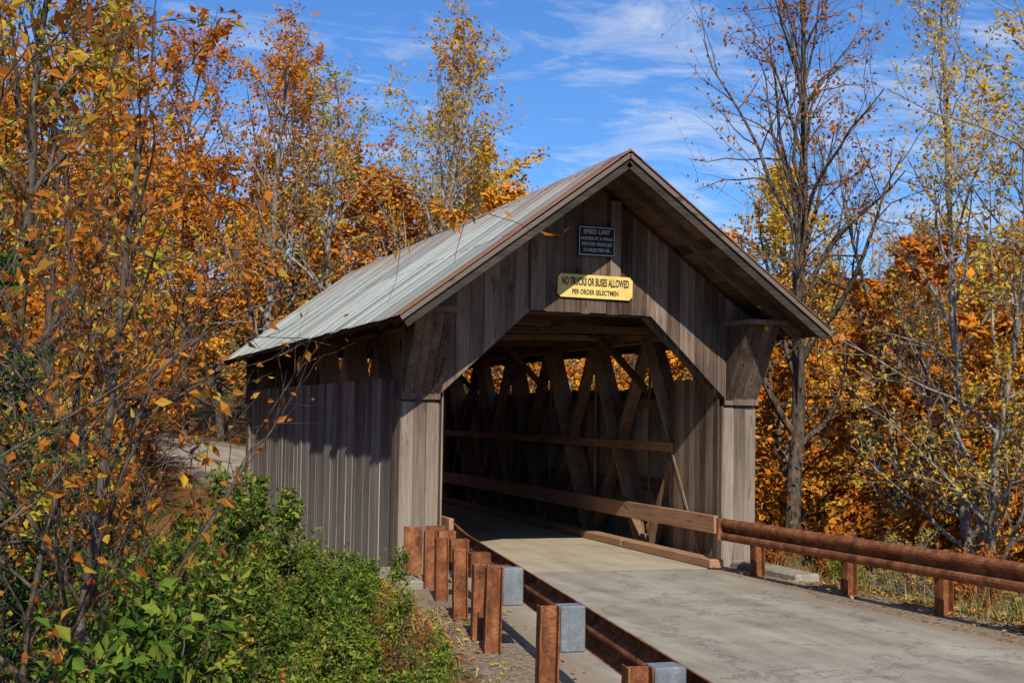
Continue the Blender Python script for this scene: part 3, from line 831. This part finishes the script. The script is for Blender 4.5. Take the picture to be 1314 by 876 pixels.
hero('maple_tree',-8.5,6.5,230,13.5,.14,M_BARK,L_ORANGE,.08,.24,26,7,4,18,.16,cl=.12)

SVr=[tree_mesh('s_green',301,1.5,.012,M_BARK,L_GREEN,.06,.42,15,5,4,7,.07,stems=5,kt=4,cl=.04,aspect=.6,elev=.9),
     tree_mesh('s_green2',302,1.75,.012,M_BARK,L_GREEN,.05,.36,15,5,4,6,.08,stems=5,kt=4,cl=.045,aspect=.5,elev=1.0),
     tree_mesh('s_yg',303,1.35,.01,M_BARK,L_YG,.08,.4,14,5,4,5,.06,stems=5,kt=4,cl=.035,aspect=.5),
     tree_mesh('s_twig',304,1.8,.012,M_BARK,L_NEAR,.08,.4,12,5,4,1.6,.06,stems=4,kt=4,cl=.03)]
SH=empty('roadside_shrubs')
n=0
while n<120:
    y=rg.uniform(-14.2,1.2); xe=float(edges(y)[0]); x=xe-1.35-rg.rand()**1.2*6.3
    if math.hypot(x-CX,y-CY)<4.2: continue
    if x<-9: continue
    if y>-2.4 and x>-1.3: continue
    vi=rg.choice(4,p=[.4,.32,.14,.14])
    far=(xe-1.35-x)
    s_=rg.uniform(.7,1.25)*(1.0 if far>1.2 else .55)
    place('shrub',SVr[vi],x,y,rg.rand()*6.28,s_,SH); n+=1
for y in np.arange(-9.5,-1.6,.55):      # low growth at the foot of the posts
    x=float(edges(y)[0])-1.0-rg.rand()*.45
    place('brush',BR[rg.choice(3,p=[.2,.6,.2])],x,y,rg.rand()*6.28,rg.uniform(.3,.6),BRE)

def scatter(n,xa,xb,ya,yb,ok):
    out=[]
    while len(out)<n:
        x=rg.uniform(xa,xb,4000); y=rg.uniform(ya,yb,4000); m=ok(x,y); out+=list(zip(x[m],y[m]))
    return np.array(out[:n])
def off(x,y):
    xl,xr=edges(y); return np.maximum(xl-x,x-xr)
def near_ok(lo,hi):
    return lambda x,y:(off(x,y)>lo+rg.rand(len(x))*.4)&(off(x,y)<hi)&~((y>.2)&(y<14.8)&(x>-.3)&(x<5.7))&(fbm(x,y,1.1)+rg.randn(len(x))*.5>-.4)
def blades(P,h0,h1,wd_,mat,name,bend=.35):
    c=np.column_stack([P,H(P[:,0],P[:,1])]); k=len(c)
    hgt=rg.uniform(h0,h1,k)[:,None]*(.6+.9*(rg.rand(k,1)>.88)); a=rg.rand(k)*6.28; wd=np.column_stack([np.cos(a),np.sin(a),0*a])*wd_
    ln_=np.column_stack([rg.randn(k)*bend,rg.randn(k)*bend,np.ones(k)])*hgt
    V=np.stack([c-wd,c+wd,c+ln_*.6+wd*.7,c+ln_+np.array([0,0,-.01])],1).reshape(-1,3)
    link(bpy.data.objects.new(name,quads_mesh(name,V,np.arange(4*k).reshape(-1,4),rg.rand(k),[mat])))
blades(scatter(26000,-9,12,-16,2,near_ok(.4,6)),.05,.22,.006,L_GRASS,'grass')
blades(scatter(3200,5.2,10,-9,2,near_ok(.8,4.5)),.2,.6,.004,L_WEED,'dry_weeds',.3)
P=np.vstack([scatter(34000,-9,14,-16,3,near_ok(.1,9)), scatter(120,-2,4.7,-16,-.5,lambda x,y:(off(x,y)<-.02)&(off(x,y)>-.25))])
k=len(P); o_=off(P[:,0],P[:,1])
z=np.where(o_>0,H(P[:,0],P[:,1])+.012,.012)
c=np.column_stack([P,z+rg.rand(k)*.012]); a=rg.rand(k)*6.28; s_=rg.uniform(.02,.045,k)[:,None]
u=np.column_stack([np.cos(a),np.sin(a),rg.randn(k)*.25]); w=np.column_stack([-np.sin(a),np.cos(a),rg.randn(k)*.25])*.6
V=np.stack([c-u*s_,c+w*s_+[0,0,.008],c+u*s_,c-w*s_+[0,0,.008]],1).reshape(-1,3)
link(bpy.data.objects.new('fallen_leaves',quads_mesh('fallen_leaves',V,np.arange(4*k).reshape(-1,4),rg.rand(k),[L_DRY])))

# ------------------------------------------------------------------ light
sd=Vector((-.165,-.76,.62)).normalized()
el=math.asin(sd.z); az=math.atan2(sd.x,sd.y)
W=bpy.data.worlds.new('World'); SC.world=W; W.use_nodes=True; nt=W.node_tree
for n_ in list(nt.nodes): nt.nodes.remove(n_)
out=nt.nodes.new('ShaderNodeOutputWorld'); bg=nt.nodes.new('ShaderNodeBackground'); bg.inputs[1].default_value=.11
sky=nt.nodes.new('ShaderNodeTexSky'); sky.sky_type='NISHITA'; sky.sun_disc=False; sky.sun_elevation=el; sky.sun_rotation=az%(2*math.pi)
sky.air_density=1.0; sky.dust_density=.2; sky.ozone_density=2.5
tc=nt.nodes.new('ShaderNodeTexCoord').outputs['Generated']
sp=nt.nodes.new('ShaderNodeSeparateXYZ'); nt.links.new(tc,sp.inputs[0])
zz=mathn(nt,'MAXIMUM',sp.outputs[2],.03); zz=mathn(nt,'ADD',zz,.12)
cb=nt.nodes.new('ShaderNodeCombineXYZ'); nt.links.new(mathn(nt,'DIVIDE',sp.outputs[0],zz),cb.inputs[0]); nt.links.new(mathn(nt,'DIVIDE',sp.outputs[1],zz),cb.inputs[1])
n1=noise(nt,mapping(nt,cb.outputs[0],(1.6,3.0,1),rot=(0,0,.9)).outputs[0],1.5,7,.66,.8)
n2=noise(nt,cb.outputs[0],.9,2,.5,.2)
v=mathn(nt,'ADD',mathn(nt,'MULTIPLY',n1.outputs[0],.7),mathn(nt,'MULTIPLY',n2.outputs[0],.5))
r=ramp(nt,[(0,0,0),(.3,.3,.3),(.85,.85,.85)],[.59,.68,.82]); nt.links.new(v,r.inputs[0])
blue=mixc(nt,1.0,sky.outputs[0],(.47,.79,1.22),'MULTIPLY')
col=mixc(nt,r.outputs[0],blue,(7.8,8.1,8.5))
nt.links.new(col,bg.inputs[0]); nt.links.new(bg.outputs[0],out.inputs[0])
sl=bpy.data.lights.new('sun','SUN'); sl.energy=5; sl.angle=math.radians(.5); sl.color=(1,.94,.83)
so=bpy.data.objects.new('sun',sl); so.rotation_euler=(-sd).to_track_quat('-Z','Y').to_euler(); so.location=(-10,-30,30); link(so)

# ------------------------------------------------------------------ camera
pit=math.radians(3.06); rol=math.radians(.9)
f0=Vector((.3247,.9458,0)).normalized(); r0=Vector((f0.y,-f0.x,0)); Zu=Vector((0,0,1))
f=f0*math.cos(pit)+Zu*math.sin(pit); u0=r0.cross(f)
r_=r0*math.cos(rol)+u0*math.sin(rol); u_=u0*math.cos(rol)-r0*math.sin(rol)
cam=bpy.data.cameras.new('camera'); cam.lens=47.6; cam.sensor_width=36; cam.clip_end=2000; cam.clip_start=.05
co=bpy.data.objects.new('camera',cam); M=Matrix((r_,u_,-f)).transposed().to_4x4(); M.translation=Vector((CX,CY,2.15)); co.matrix_world=M
link(co); SC.camera=co
print('TREES',len(pts))
